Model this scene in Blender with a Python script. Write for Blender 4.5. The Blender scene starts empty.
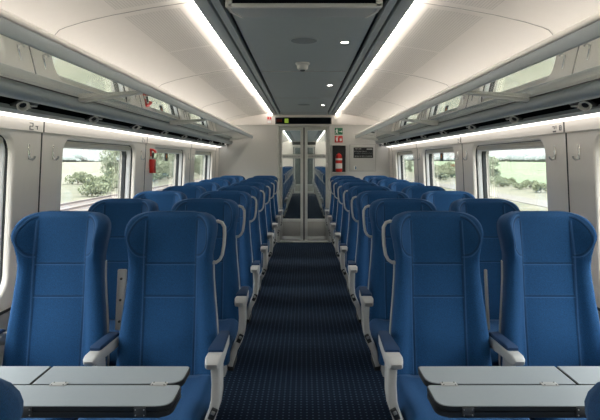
import bpy, bmesh, math, random
from mathutils import Vector, Matrix, Euler
random.seed(7)
sc = bpy.context.scene
COL = sc.collection
PI = math.pi

# ------------------------------------------------------------------ materials
def rgb(h):
    h = h.lstrip('#'); o = []
    for i in (0, 2, 4):
        c = int(h[i:i+2], 16)/255
        o.append(c/12.92 if c <= .04045 else ((c+.055)/1.055)**2.4)
    return tuple(o)

class NT:
    def __init__(s, name):
        s.m = bpy.data.materials.new(name); s.m.use_nodes = True
        s.t = s.m.node_tree; s.t.nodes.clear()
        s.out = s.t.nodes.new('ShaderNodeOutputMaterial')
    def n(s, typ, **kw):
        x = s.t.nodes.new(typ)
        for k, v in kw.items():
            if k.startswith('i_'):
                x.inputs[k[2:].replace('_', ' ')].default_value = v
            else: setattr(x, k, v)
        return x
    def l(s, a, b): s.t.links.new(a, b)
    def math(s, op, a, b=None, clamp=False):
        x = s.t.nodes.new('ShaderNodeMath'); x.operation = op; x.use_clamp = clamp
        for i, v in enumerate((a, b)):
            if v is None: continue
            if isinstance(v, (int, float)): x.inputs[i].default_value = v
            else: s.l(v, x.inputs[i])
        return x.outputs[0]
    def mix(s, f, a, b):
        x = s.t.nodes.new('ShaderNodeMix'); x.data_type = 'RGBA'
        for sock, v in ((x.inputs[0], f), (x.inputs[6], a), (x.inputs[7], b)):
            if isinstance(v, (int, float)): sock.default_value = v
            elif isinstance(v, tuple): sock.default_value = (*v[:3], 1)
            else: s.l(v, sock)
        return x.outputs[2]

def mat(name, col, rough=.5, metal=0, nscale=0, var=.06, bump=0, spec=.5, coat=0):
    t = NT(name)
    p = t.n('ShaderNodeBsdfPrincipled')
    p.inputs['Base Color'].default_value = (*col, 1)
    p.inputs['Roughness'].default_value = rough
    p.inputs['Metallic'].default_value = metal
    p.inputs['Specular IOR Level'].default_value = spec
    p.inputs['Coat Weight'].default_value = coat
    if nscale:
        tc = t.n('ShaderNodeTexCoord')
        nz = t.n('ShaderNodeTexNoise'); nz.inputs['Scale'].default_value = nscale; nz.inputs['Detail'].default_value = 4
        t.l(tc.outputs['Object'], nz.inputs['Vector'])
        c = t.mix(nz.outputs['Fac'], tuple(max(0, x*(1-var)) for x in col), tuple(min(1, x*(1+var)) for x in col))
        t.l(c, p.inputs['Base Color'])
        if bump:
            b = t.n('ShaderNodeBump'); b.inputs['Strength'].default_value = bump; b.inputs['Distance'].default_value = .002
            t.l(nz.outputs['Fac'], b.inputs['Height']); t.l(b.outputs[0], p.inputs['Normal'])
    t.l(p.outputs[0], t.out.inputs[0])
    return t.m

def emit(name, col, s):
    t = NT(name); e = t.n('ShaderNodeEmission')
    e.inputs[0].default_value = (*col, 1); e.inputs[1].default_value = s
    t.l(e.outputs[0], t.out.inputs[0]); return t.m

def glass(name, tint, ior=1.5, rough=.0, extra=0):
    t = NT(name)
    tr = t.n('ShaderNodeBsdfTransparent'); tr.inputs[0].default_value = (*tint, 1)
    gl = t.n('ShaderNodeBsdfGlossy'); gl.inputs['Roughness'].default_value = rough
    gl.inputs[0].default_value = (.95, .97, .95, 1)
    fr = t.n('ShaderNodeFresnel'); ge = t.n('ShaderNodeNewGeometry')   # thin pane: same reflectance from both faces
    t.l(t.math('ADD', t.math('MULTIPLY', ge.outputs['Backfacing'], 1/ior-ior), ior), fr.inputs['IOR'])
    f = t.math('ADD', fr.outputs[0], extra, True) if extra else fr.outputs[0]
    mx = t.n('ShaderNodeMixShader')
    t.l(f, mx.inputs[0]); t.l(tr.outputs[0], mx.inputs[1]); t.l(gl.outputs[0], mx.inputs[2])
    t.l(mx.outputs[0], t.out.inputs[0]); return t.m

def fabric(name, col, stitched):
    t = NT(name); p = t.n('ShaderNodeBsdfPrincipled')
    p.inputs['Roughness'].default_value = .85
    p.inputs['Specular IOR Level'].default_value = .25
    p.inputs['Sheen Weight'].default_value = .12
    p.inputs['Sheen Roughness'].default_value = .4
    p.inputs['Sheen Tint'].default_value = (.35, .55, .9, 1)
    tc = t.n('ShaderNodeTexCoord')
    nz = t.n('ShaderNodeTexNoise'); nz.inputs['Scale'].default_value = 420; nz.inputs['Detail'].default_value = 3
    t.l(tc.outputs['Object'], nz.inputs['Vector'])
    nf = t.math('MULTIPLY', t.math('SUBTRACT', nz.outputs['Fac'], .3), 2.5, True)
    c = t.mix(nf, tuple(x*.6 for x in col), tuple(x*1.4+.002 for x in col))
    h = nz.outputs['Fac']
    if stitched:
        uv = t.n('ShaderNodeUVMap'); uv.uv_map = 'UVMap'
        sp = t.n('ShaderNodeSeparateXYZ'); t.l(uv.outputs[0], sp.inputs[0])
        ax = t.math('ABSOLUTE', t.math('SUBTRACT', sp.outputs[0], .5))
        z = sp.outputs[1]
        inside = t.math('LESS_THAN', ax, .120)
        def near(v, c0, w):   # 1 at the line, 0 beyond w
            return t.math('SUBTRACT', 1, t.math('DIVIDE', t.math('ABSOLUTE', t.math('SUBTRACT', v, c0)), w), True)
        below = t.math('LESS_THAN', z, 1.16)
        gr = t.math('MULTIPLY', near(ax, .118, .006), below)
        for zz in (.962, .812):
            gr = t.math('MAXIMUM', gr, t.math('MULTIPLY', near(z, zz, .006), inside))
        # the curved seam of the padded wing
        ex = t.math('DIVIDE', t.math('SUBTRACT', ax, .118), .062); ez = t.math('DIVIDE', t.math('SUBTRACT', z, 1.088), .088)
        el = t.math('SQRT', t.math('ADD', t.math('MULTIPLY', ex, ex), t.math('MULTIPLY', ez, ez)))
        outer = t.math('GREATER_THAN', ax, .118)
        gr = t.math('MAXIMUM', gr, t.math('MULTIPLY', near(el, 1.0, .075), outer))
        th0 = t.math('MULTIPLY', near(el, 1.11, .045), outer)
        th = t.math('MULTIPLY', near(ax, .126, .0035), below)
        th = t.math('MAXIMUM', th, th0)
        for zz in (.954, .804):
            th = t.math('MAXIMUM', th, t.math('MULTIPLY', near(z, zz, .0035), inside))
        c = t.mix(t.math('MULTIPLY', gr, .6), c, tuple(x*.25 for x in col))
        c = t.mix(t.math('MULTIPLY', th, .28, True), c, (.10, .19, .36))
        h = t.math('SUBTRACT', t.math('MULTIPLY', nz.outputs['Fac'], .35), t.math('MULTIPLY', gr, 3.0))
    b = t.n('ShaderNodeBump'); b.inputs['Strength'].default_value = .45; b.inputs['Distance'].default_value = .002
    t.l(h, b.inputs['Height']); t.l(b.outputs[0], p.inputs['Normal'])
    t.l(c, p.inputs['Base Color']); t.l(p.outputs[0], t.out.inputs[0]); return t.m

def carpet():
    t = NT('dotted navy carpet'); p = t.n('ShaderNodeBsdfPrincipled')
    p.inputs['Roughness'].default_value = .95; p.inputs['Specular IOR Level'].default_value = .15
    tc = t.n('ShaderNodeTexCoord'); sp = t.n('ShaderNodeSeparateXYZ'); t.l(tc.outputs['Object'], sp.inputs[0])
    fx = t.math('SUBTRACT', t.math('FRACT', t.math('MULTIPLY', sp.outputs[0], 1/.034)), .5)
    fy = t.math('SUBTRACT', t.math('FRACT', t.math('MULTIPLY', sp.outputs[1], 1/.034)), .5)
    d = t.math('SQRT', t.math('ADD', t.math('MULTIPLY', fx, fx), t.math('MULTIPLY', fy, fy)))
    dot = t.math('LESS_THAN', d, .17)
    nz = t.n('ShaderNodeTexNoise'); nz.inputs['Scale'].default_value = 180; nz.inputs['Detail'].default_value = 3
    t.l(tc.outputs['Object'], nz.inputs['Vector'])
    c = t.mix(nz.outputs['Fac'], (.0018, .0060, .0155), (.0055, .0165, .039))
    c = t.mix(t.math('MULTIPLY', dot, .85), c, (.05, .088, .145))
    b = t.n('ShaderNodeBump'); b.inputs['Strength'].default_value = .5; b.inputs['Distance'].default_value = .003
    t.l(nz.outputs['Fac'], b.inputs['Height']); t.l(b.outputs[0], p.inputs['Normal'])
    t.l(c, p.inputs['Base Color']); t.l(p.outputs[0], t.out.inputs[0]); return t.m

def perforated(col):
    t = NT('perforated white panel'); p = t.n('ShaderNodeBsdfPrincipled'); p.inputs['Roughness'].default_value = .6
    tc = t.n('ShaderNodeTexCoord'); sp = t.n('ShaderNodeSeparateXYZ'); t.l(tc.outputs['Object'], sp.inputs[0])
    fx = t.math('SUBTRACT', t.math('FRACT', t.math('MULTIPLY', sp.outputs[0], 1/.015)), .5)
    fy = t.math('SUBTRACT', t.math('FRACT', t.math('MULTIPLY', sp.outputs[1], 1/.015)), .5)
    d = t.math('SQRT', t.math('ADD', t.math('MULTIPLY', fx, fx), t.math('MULTIPLY', fy, fy)))
    dot = t.math('LESS_THAN', d, .26)
    c = t.mix(t.math('MULTIPLY', dot, .34), col, (.1, .09, .08))
    t.l(c, p.inputs['Base Color']); t.l(p.outputs[0], t.out.inputs[0]); return t.m

def ground_mat(name, c1, c2, scale, rough=.95, stretch=(1, 1, 1)):
    t = NT(name); p = t.n('ShaderNodeBsdfPrincipled'); p.inputs['Roughness'].default_value = rough
    p.inputs['Specular IOR Level'].default_value = .1
    tc = t.n('ShaderNodeTexCoord'); mp = t.n('ShaderNodeMapping'); mp.inputs['Scale'].default_value = stretch
    t.l(tc.outputs['Object'], mp.inputs[0])
    nz = t.n('ShaderNodeTexNoise'); nz.inputs['Scale'].default_value = scale; nz.inputs['Detail'].default_value = 5
    t.l(mp.outputs[0], nz.inputs['Vector'])
    f = t.math('MULTIPLY', t.math('SUBTRACT', nz.outputs['Fac'], .32), 2.8, True)
    t.l(t.mix(f, c1, c2), p.inputs['Base Color']); t.l(p.outputs[0], t.out.inputs[0]); return t.m

M = {}
M['wall'] = mat('warm white wall panel', (.82, .765, .70), .42, nscale=30, var=.02, bump=.02)
M['ceil_side'] = mat('white ceiling panel', (.74, .70, .655), .5, nscale=20, var=.02)
M['perf'] = perforated((.70, .665, .62))
M['ceil_mid'] = mat('slate grey ceiling panel', (.315, .36, .37), .5, nscale=15, var=.03)
M['dark_gap'] = mat('black gap', (.006, .007, .008), .6, nscale=30)
M['seam'] = mat('dark seam', (.36, .345, .33), .7, nscale=40)
M['endwall'] = mat('grey white end wall', (.58, .57, .54), .45, nscale=30, var=.02)  # the fascia's shade is put into this colour as a greyer white
M['joint'] = mat('dark panel joint', (.03, .03, .03), .8, nscale=40)
M['lower_wall'] = mat('grey lower wall panel', (.25, .255, .26), .5, nscale=40, var=.04)
M['rail'] = mat('blue grey painted rail', (.31, .35, .365), .4, .15, nscale=40, var=.04)
M['rail_light'] = mat('pale grey rail', (.52, .52, .50), .4, .2, nscale=40, var=.03)
M['black'] = mat('black plastic', (.010, .012, .014), .45, nscale=60, var=.2)
M['blackmatte'] = mat('black channel', (.004, .006, .008), .9, nscale=60, var=.2, spec=.05)
M['rubber'] = mat('black rubber gasket', (.012, .015, .018), .55, nscale=60)
M['frame_white'] = mat('white window frame', (.80, .80, .79), .35, nscale=40, var=.02)
M['blind'] = mat('grey blind cassette', (.66, .63, .57), .6, nscale=60, var=.05)
M['winglass'] = glass('window glass', (.975, .99, .985), 1.45)
M['shelf'] = glass('greenish shelf glass', (.86, .875, .86), 1.52, .012, .32)
M['doorglass'] = glass('door glass', (.80, .85, .85), 1.5, 0)
M['door_metal'] = mat('brushed door frame', (.50, .51, .48), .42, .05, nscale=60, var=.05)
M['frost'] = mat('frosted white band', (.50, .52, .50), .6, nscale=50, var=.03)
M['kick'] = mat('steel kick plate', (.36, .36, .33), .35, .5, nscale=50, var=.08)
M['fab'] = fabric('heathered blue seat fabric', (.0030, .041, .118), True)
M['fab_plain'] = fabric('heathered blue cushion fabric', (.0030, .041, .118), False)
M['padblue'] = mat('dark blue arm pad', (.010, .030, .075), .8, nscale=120, var=.1, bump=.05, spec=.2)
M['lightgrey'] = mat('light grey moulded plastic', (.335, .34, .335), .38, nscale=50, var=.03)
M['shellgrey'] = mat('mid grey seat shell', (.30, .31, .31), .45, nscale=50, var=.03)
M['legdark'] = mat('dark painted steel', (.03, .033, .038), .45, .3, nscale=40)
M['laminate'] = mat('grey table laminate', (.232, .265, .285), .55, nscale=90, var=.03, spec=.35)
M['tableedge'] = mat('black table edge', (.010, .012, .014), .3, nscale=60)
M['chrome'] = mat('chrome', (.75, .74, .72), .18, 1, nscale=20, var=.02)
M['steel'] = mat('satin steel', (.52, .52, .50), .3, .9, nscale=50, var=.04)
M['red'] = mat('signal red paint', (.55, .018, .012), .32, nscale=30, var=.05)
M['redsign'] = mat('red sign', (.55, .03, .03), .4, nscale=30, var=.03)
M['greensign'] = mat('green sign', (.005, .15, .065), .4, nscale=30, var=.03)
M['white'] = mat('white paint', (.80, .80, .78), .45, nscale=30, var=.02)
M['ink'] = mat('grey printed ink', (.10, .10, .10), .6, nscale=30)
M['niche'] = mat('dark niche lining', (.055, .058, .06), .5, nscale=30)
M['blue'] = mat('blue button', (.03, .16, .32), .4, nscale=30)
M['pink'] = mat('pale pink sticker', (.62, .45, .43), .5, nscale=30)
M['orange'] = mat('orange sticker mark', (.75, .25, .06), .5, nscale=30)
M['cove'] = emit('cove light diffuser', (1, .91, .81), 27)
M['strip'] = emit('rack light diffuser', (1, .955, .90), 2.6)
M['strip_next'] = emit('side light diffuser', (1, .96, .92), 14)
M['uplight'] = emit('warm uplight diffuser', (1, .94, .86), 8)
M['spot'] = emit('downlight lens', (1, .95, .88), 30)
M['led'] = emit('green display pixels', (.42, .62, .08), .42)
M['leddim'] = emit('dim red display pixels', (.10, .02, .01), .5)
M['carpet'] = carpet()
M['grass'] = ground_mat('dry grass', (.062, .066, .044), (.104, .098, .072), .35)
M['straw'] = ground_mat('pale stubble field', (.085, .086, .062), (.102, .10, .076), .06, stretch=(1, .3, 1))
M['green'] = ground_mat('green crop field', (.066, .092, .05), (.084, .108, .062), .05, stretch=(1, .3, 1))
M['gravel'] = ground_mat('grey ballast', (.075, .067, .06), (.115, .105, .095), 6)
M['path'] = ground_mat('pale gravel path', (.082, .078, .068), (.098, .094, .082), 2)
M['leafA'] = ground_mat('sage green leaves', (.11, .135, .088), (.18, .205, .14), 1.3)
M['leafB'] = ground_mat('olive green leaves', (.115, .132, .08), (.18, .195, .13), 1.3)
M['bark'] = ground_mat('grey bark', (.10, .08, .06), (.2, .16, .12), 8)
M['farleaf'] = ground_mat('hazy distant trees', (.115, .132, .125), (.14, .157, .15), .08)  # distance haze is mixed into the leaf colour
M['railsteel'] = mat('rusty rail', (.09, .07, .06), .6, 0, nscale=3, var=.1)

# ------------------------------------------------------------------ mesh builder
def rrect(hw, hh, r, n=4):
    """rounded rectangle outline, counter-clockwise from the lower right corner"""
    out = []
    for cx, cy, a0 in ((hw-r, -hh+r, -PI/2), (hw-r, hh-r, 0), (-hw+r, hh-r, PI/2), (-hw+r, -hh+r, PI)):
        for k in range(n+1):
            a = a0 + PI/2*k/n
            out.append((cx+r*math.cos(a), cy+r*math.sin(a)))
    return out

class MB:
    def __init__(s): s.bm = bmesh.new(); s.mats = []
    def mi(s, m):
        if m not in s.mats: s.mats.append(m)
        return s.mats.index(m)
    def faces(s, vs, fs, m, smooth=False):
        bv = [s.bm.verts.new(v) for v in vs]; k = s.mi(m)
        for f in fs:
            try:
                x = s.bm.faces.new([bv[i] for i in f]); x.material_index = k; x.smooth = smooth
            except ValueError: pass
        return bv
    def box(s, c, size, m, r=0, rot=None, seg=2):
        k = s.mi(m)
        mw = Matrix.Translation(Vector(c))
        if rot: mw = mw @ Euler(rot).to_matrix().to_4x4()
        g = bmesh.ops.create_cube(s.bm, size=1, matrix=mw @ Matrix.Diagonal((*size, 1)))
        fs = {f for v in g['verts'] for f in v.link_faces}
        for f in fs: f.material_index = k
        if r > 0:
            es = list({e for v in g['verts'] for e in v.link_edges})
            b = bmesh.ops.bevel(s.bm, geom=es, offset=r, segments=seg, profile=.5, affect='EDGES')
            for f in b['faces']: f.material_index = k; f.smooth = True
    def loft(s, loops, m, closed=True, caps=True, smooth=True):
        n = len(loops[0]); vs = [v for L in loops for v in L]; fs = []
        for i in range(len(loops)-1):
            for j in range(n if closed else n-1):
                a, b = i*n+j, i*n+(j+1) % n
                fs.append((a, b, b+n, a+n))
        if caps and closed:
            fs.append(tuple(range(n))[::-1]); fs.append(tuple(range((len(loops)-1)*n, len(loops)*n)))
        return s.faces(vs, fs, m, smooth)
    def sweep(s, path, side, sec, m, smooth=True):
        """section (a,b) points: a along side vector, b along the other normal; sec may be a list per point"""
        P = [Vector(p) for p in path]; side = Vector(side).normalized(); loops = []
        for i, p in enumerate(P):
            t = (P[min(i+1, len(P)-1)]-P[max(i-1, 0)]).normalized()
            sd = (side - t*side.dot(t)).normalized(); up = sd.cross(t)
            q = sec[i] if isinstance(sec[0][0], (tuple, list)) else sec
            loops.append([p+sd*a+up*b for a, b in q])
        s.loft(loops, m, smooth=smooth)
    def tube(s, path, r, m, n=8):
        P = [Vector(p) for p in path]; loops = []
        ref = Vector((0, 0, 1))
        t0 = (P[1]-P[0]).normalized()
        if abs(t0.dot(ref)) > .9: ref = Vector((1, 0, 0))
        sd = t0.cross(ref).normalized()
        for i, p in enumerate(P):
            t = (P[min(i+1, len(P)-1)]-P[max(i-1, 0)]).normalized()
            sd = (sd - t*sd.dot(t)).normalized(); up = t.cross(sd)
            rr = r[i] if isinstance(r, (list, tuple)) else r
            loops.append([p+sd*rr*math.cos(2*PI*k/n)+up*rr*math.sin(2*PI*k/n) for k in range(n)])
        s.loft(loops, m)
    def lathe(s, prof, c, m, n=20, axis='z', aim=None, caps=True):
        loops = []
        for r, h in prof:
            L = []
            for k in range(n):
                a = 2*PI*k/n; x, y = r*math.cos(a), r*math.sin(a)
                v = (x, y, h) if axis == 'z' else (h, x, y) if axis == 'x' else (x, h, y)
                v = Vector(v)
                if aim is not None: v = Vector(aim).to_track_quat('Z', 'Y') @ v
                L.append(Vector(c)+v)
            loops.append(L)
        s.loft(loops, m, caps=caps)
    def prism(s, poly, axis, a0, a1, m, smooth=False):
        """poly in the plane normal to axis: 'y' -> (x,z); 'x' -> (y,z); 'z' -> (x,y)"""
        def P(p, a): return (p[0], a, p[1]) if axis == 'y' else (a, p[0], p[1]) if axis == 'x' else (p[0], p[1], a)
        s.loft([[P(p, a0) for p in poly], [P(p, a1) for p in poly]], m, smooth=smooth)
    def sheet(s, prof, y0, y1, m, smooth=True, ny=1):
        loops = [[(x, y0+(y1-y0)*k/ny, z) for x, z in prof] for k in range(ny+1)]
        s.loft(loops, m, closed=False, smooth=smooth)
    def build(s, name, parent=None, autosmooth=True):
        bmesh.ops.recalc_face_normals(s.bm, faces=s.bm.faces[:])
        me = bpy.data.meshes.new(name); s.bm.to_mesh(me); s.bm.free()
        for m in s.mats: me.materials.append(m)
        if autosmooth: 
            try: me.set_sharp_from_angle(angle=math.radians(48))
            except Exception: pass
        o = bpy.data.objects.new(name, me); COL.objects.link(o)
        if parent is not None: o.parent = parent
        return o

def tag(o, label=None, cat=None, group=None, kind=None):
    if label: o['label'] = label
    if cat: o['category'] = cat
    if group: o['group'] = group
    if kind: o['kind'] = kind
    return o
def thing(name, label, cat, loc=(0, 0, 0), rz=0, group=None):
    o = bpy.data.objects.new(name, None); COL.objects.link(o)
    o.location = loc; o.rotation_euler = (0, 0, rz); o.empty_display_size = .1
    return tag(o, label, cat, group)
def struct(mb, name, label, cat=None, parent=None):
    o = mb.build(name, parent)
    if parent is None: tag(o, label, cat or 'structure', kind='structure')
    return o
def copy_tree(o, parent=None):
    c = o.copy(); COL.objects.link(c); c.parent = parent
    for ch in list(o.children): copy_tree(ch, c)
    return c
def sstep(a, b, x):
    t = max(0, min(1, (x-a)/(b-a))); return t*t*(3-2*t)

# ------------------------------------------------------------------ camera
F, CU, CV, H = 530.0, 304.0, 160.0, 1.45
cd = bpy.data.cameras.new('camera'); cam = bpy.data.objects.new('camera', cd); COL.objects.link(cam)
cd.sensor_width = 36; cd.lens = F/600*36
cd.shift_x = (300-CU)/600; cd.shift_y = (CV-210)/600
cd.clip_start = .02; cd.clip_end = 3000
cam.location = (0, 0, H); cam.rotation_euler = (PI/2, 0, 0)
sc.camera = cam

SIDE = {-1: 'hammer box side', 1: 'extinguisher side'}
ORD = ['first', 'second', 'third', 'fourth', 'fifth', 'sixth', 'seventh', 'eighth', 'ninth', 'tenth', 'eleventh', 'twelfth', 'thirteenth']
SN = {-1: 'left', 1: 'right'}
YB, YE = -2.4, 9.37          # ends of the carriage
YN = 22.8                     # end of the next carriage
PITCH = .85

# ------------------------------------------------------------------ floor, ceiling, walls
def wx(z): return 1.50 + .045*(1.68-z)     # the wall leans out a little towards the floor

b = MB(); b.box((0, (YB+YE)/2, -.05), (3.3, YE-YB+.1, .1), M['carpet']); struct(b, 'floor', 'navy carpet with a grid of pale blue dots along the aisle', 'floor')
b = MB(); b.box((0, (YE+.06+YN)/2, -.05), (3.3, YN-YE-.06, .1), M['carpet']); struct(b, 'floor_next', 'dark carpet of the next carriage behind the glass door', 'floor')

def ceiling(y0, y1, nm, lab):
    yc, L = (y0+y1)/2, y1-y0
    b = MB()
    b.box((0, yc, 2.262), (.756, L, .044), M['ceil_mid'])
    for s in (-1, 1):
        b.box((s*.4415, yc, 2.262), (.041, L, .044), M['ceil_mid'])
        b.box((s*.516, yc, 2.262), (.072, L, .044), M['ceil_mid'], .003)
        b.box((s*.3845, yc, 2.266), (.011, L, .044), M['ceil_mid'])
    b.box((0, yc, 2.30), (1.3, L, .03), M['dark_gap'])
    struct(b, 'ceiling'+nm, 'slate grey centre ceiling with dark grooves' + lab, 'ceiling')
    for s in (-1, 1):
        prof = [(.560, 2.31), (.562, 2.290), (.60, 2.272), (.8, 2.242), (1.0, 2.205), (1.15, 2.17), (1.28, 2.130), (1.36, 2.09), (1.42, 2.03), (1.46, 1.94), (1.48, 1.84), (1.49, 1.68)]
        b = MB(); b.sheet([(s*x, z) for x, z in prof], y0, y1, M['ceil_side'])
        b.sheet([(s*(x+.03), z+.04) for x, z in prof], y0, y1, M['ceil_side'])
        struct(b, 'ceiling_'+SN[s]+nm, 'curved white ceiling panel above the luggage rack, %s%s' % (SIDE[s], lab), 'ceiling')
        t = MB(); t.box((s*.5562, yc, 2.253), (.008, L-.02, .020), M['cove'])
        o = t.build('cove_light'); tag(o, ('long warm white cove light at the grey ceiling edge, ' if not nm else 'cove light, ') + SIDE[s] + lab, 'ceiling light')
        if nm:
            t = MB(); t.box((s*1.40, yc, 1.69), (.05, L-.02, .03), M['strip_next'])  # unseen strips, added to brighten the next carriage
            tag(t.build('wall_light'), 'light strip along the side, ' + SIDE[s] + lab, 'wall light')
ceiling(YB, 9.30, '', '')
ceiling(YE+.1, YN, '_next', ' in the next carriage')

# panel seams of the side ceilings and perforated fields
def ceil_z(x):
    P = [(.562, 2.290), (.60, 2.272), (.8, 2.242), (1.0, 2.205), (1.15, 2.17), (1.28, 2.130), (1.36, 2.09), (1.42, 2.03)]
    for (a, za), (c, zc) in zip(P, P[1:]):
        if x <= c: return za+(zc-za)*(x-a)/(c-a)
    return P[-1][1]
for s in (-1, 1):
    b = MB()
    def seam(pts, w=.004):
        for (x0, y0), (x1, y1) in zip(pts, pts[1:]):
            dx, dy = x1-x0, y1-y0; l = math.hypot(dx, dy); nx, ny = -dy/l*w/2, dx/l*w/2
            q = [(x0-nx, y0-ny), (x1-nx, y1-ny), (x1+nx, y1+ny), (x0+nx, y0+ny)]
            b.faces([(s*x, y, ceil_z(x)-.0025) for x, y in q] + [(s*x, y, ceil_z(x)+.01) for x, y in q],
                    [(0, 1, 2, 3), (4, 5, 6, 7), (0, 1, 5, 4), (2, 3, 7, 6)], M['seam'])
    for k in range(-2, 4):
        Y = 2.76+2*k
        xs = [.60, .7, .8, .9, 1.0, 1.08, 1.15]
        xs += [1.2, 1.24]; pts = [(x, Y) for x in xs] + [(1.24+.13*math.sin(a), Y+.22*(1-math.cos(a))) for a in (.3, .6, .9, 1.2, PI/2)]
        y2 = min(Y+2.0, 9.28)
        pts += [(1.37, y2-.02)]
        seam(pts)
    struct(b, 'trim_'+('1' if s < 0 else '2'), 'fine dark seams between white ceiling panels, '+SIDE[s], 'trim')
    b = MB()
    for k in range(-2, 4):
        Y = 2.76+2*k; 
        for y0, y1 in ((Y+.06, Y+.97), (Y+1.0, Y+1.93)):
            y1 = min(y1, 9.25)
            if y1-y0 < .1: continue
            xs = (.66, .74, .82, .90, .955)
            vs = [(s*x, y, ceil_z(x)-.003) for y in (y0, y1) for x in xs]
            b.faces(vs, [(i, i+1, i+6, i+5) for i in range(4)], M['perf'])
    struct(b, 'trim_'+('3' if s < 0 else '4'), 'perforated panels in the white ceiling beside the cove light, '+SIDE[s], 'trim')

# walls with window openings -----------------------------------------------------
WC = [4.04+2*k for k in range(-3, 3)]          # window centres
HW, Z0, Z1 = .728, .745, 1.592                   # opening half width, bottom, top
ZC, HH = (Z0+Z1)/2, (Z1-Z0)/2
def wpt(s, y, z, d): return (s*(wx(z)+d), y, z)
def hole_panel(b, s, ya, yb, za, zb, yc, loop, d, m):
    n = len(loop)//4
    corners = [(yb, za), (yb, zb), (ya, zb), (ya, za)]
    V = [wpt(s, yc+p, ZC+q, d) for p, q in loop] + [wpt(s, y, z, d) for y, z in corners]
    N = len(loop); fs = []
    for c in range(4):
        for k in range(n-1): fs.append((N+c, c*n+k, c*n+k+1))
        e, st = c*n+n-1, ((c+1) % 4)*n
        fs.append((N+c, e, st, N+(c+1) % 4))
    b.faces(V, fs, m)
def ring(b, s, yc, specs, m, n=6):
    """loft closed rings: specs = (hw, hh, r, depth)"""
    loops = [[wpt(s, yc+p, ZC+q, d) for p, q in rrect(hw, hh, r, n)] for hw, hh, r, d in specs]
    b.loft(loops, m, caps=False)
wn = 0
for s in (-1, 1):
    b = MB()
    for yc in WC:
        L0 = rrect(HW, HH, .10, 6)
        ya, yb = yc-1, yc+1
        if yc == WC[-1]: yb = YE+.02
        if yc == WC[0]: ya = YB-.02
        hole_panel(b, s, ya, yb, 0, 1.70, yc, L0, 0, M['wall'])
        hole_panel(b, s, ya, yb, -.1, 1.70, yc, rrect(HW-.03, HH-.03, .09, 6), .14, M['wall'])
        ring(b, s, yc, [(HW, HH, .10, 0), (HW-.006, HH-.006, .097, .002), (HW-.012, HH-.012, .094, .008), (HW-.014, HH-.014, .094, .03), (HW-.005, HH-.005, .1, .032), (HW-.005, HH-.005, .1, .145)], M['wall'])
    o = struct(b, 'wall_'+SN[s], 'warm white wall with window openings, '+SIDE[s], 'wall')
    # header strip above the windows, seams between panels, lower panel
    b = MB()
    e = .004
    for k in range(-1, 5):
        y0, y1 = 1.04+2*(k-1), 3.04+2*(k-1)
        y0, y1 = max(y0, YB), min(y1, YE-.005)
        b.loft([[wpt(s, y, 1.606, -.001), wpt(s, y, 1.609, -.010), wpt(s, y, 1.688, -.010), wpt(s, y, 1.688, .02), wpt(s, y, 1.606, .02)] for y in (y0+e, y1-e)], M['wall'], smooth=False)
    struct(b, 'trim_'+('5' if s < 0 else '6'), 'white header strip above the windows, '+SIDE[s], 'trim')
    b = MB()
    for k in range(-2, 4):
        Y = 3.04+2*k
        b.box((s*wx(1.13), Y, 1.13), (.004, .012, .95), M['joint'], rot=(0, -s*math.atan(.045), 0)); b.box((s*(wx(1.648)-.010), Y, 1.648), (.004, .010, .078), M['joint'], rot=(0, -s*math.atan(.045), 0))
    struct(b, 'trim_'+('7' if s < 0 else '8'), 'dark vertical joints between wall panels, '+SIDE[s], 'trim')
    b = MB()
    b.loft([[wpt(s, y, 0, .03), wpt(s, y, 0, -.055), wpt(s, y, .12, -.055), wpt(s, y, .20, -.02), wpt(s, y, .64, -.02), wpt(s, y, .66, -.012), wpt(s, y, .66, .03)] for y in (YB, YE-.005)], M['lower_wall'], smooth=False)
    b.loft([[wpt(s, y, .662, .02), wpt(s, y, .662, -.006), wpt(s, y, .676, -.006), wpt(s, y, .676, .02)] for y in (YB, YE-.005)], M['black'], smooth=False)
    struct(b, 'baseboard_'+SN[s], 'grey lower wall panel and heater cover, '+SIDE[s], 'baseboard')
    for yc in WC:
        wn += 1
        far = yc > 1
        lab = 'train window %s, %s' % ({2.04: 'beside the tables', 4.04: 'beside the second and third seat rows', 6.04: 'with a dark tag at its top', 8.04: 'nearest the end wall', .04: 'behind the tables', -1.96: 'near the carriage end behind the camera'}[round(yc, 2)], SIDE[s])
        w = thing('window_%d' % wn, lab, 'window'); w['kind'] = 'structure'
        b = MB(); ring(b, s, yc, [(HW-.002, HH-.002, .10, .042), (HW-.020, HH-.020, .09, .042), (HW-.026, HH-.026, .085, .046), (HW-.032, HH-.032, .083, .078), (HW-.002, HH-.002, .1, .079)], M['frame_white']); b.build('window_frame', w)
        b = MB(); ring(b, s, yc, [(HW-.006, HH-.006, .10, .080), (HW-.038, HH-.038, .08, .080), (HW-.044, HH-.044, .075, .083), (HW-.046, HH-.046, .075, .112), (HW-.006, HH-.006, .1, .113)], M['rubber'])
        ring(b, s, yc, [(HW-.002, HH-.002, .1, .033), (HW-.0165, HH-.0165, .093, .033), (HW-.0175, HH-.0175, .093, .041), (HW-.002, HH-.002, .1, .041)], M['rubber']); b.build('gasket', w)
        b = MB(); L = rrect(HW-.03, HH-.03, .08, 6)
        b.loft([[wpt(s, yc+p, ZC+q, d) for p, q in L] for d in (.098, .106)], M['winglass'], smooth=False); b.build('pane', w)
        b = MB(); 
        b.box((s*(wx(1.56)+.052), yc, 1.553), (.036, 2*HW-.10, .034), M['blind'], .006)
        b.box((s*(wx(1.56)+.052), yc, 1.532), (.026, 2*HW-.12, .010), M['frame_white'], .003)
        b.build('blind_cassette', w)

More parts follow.
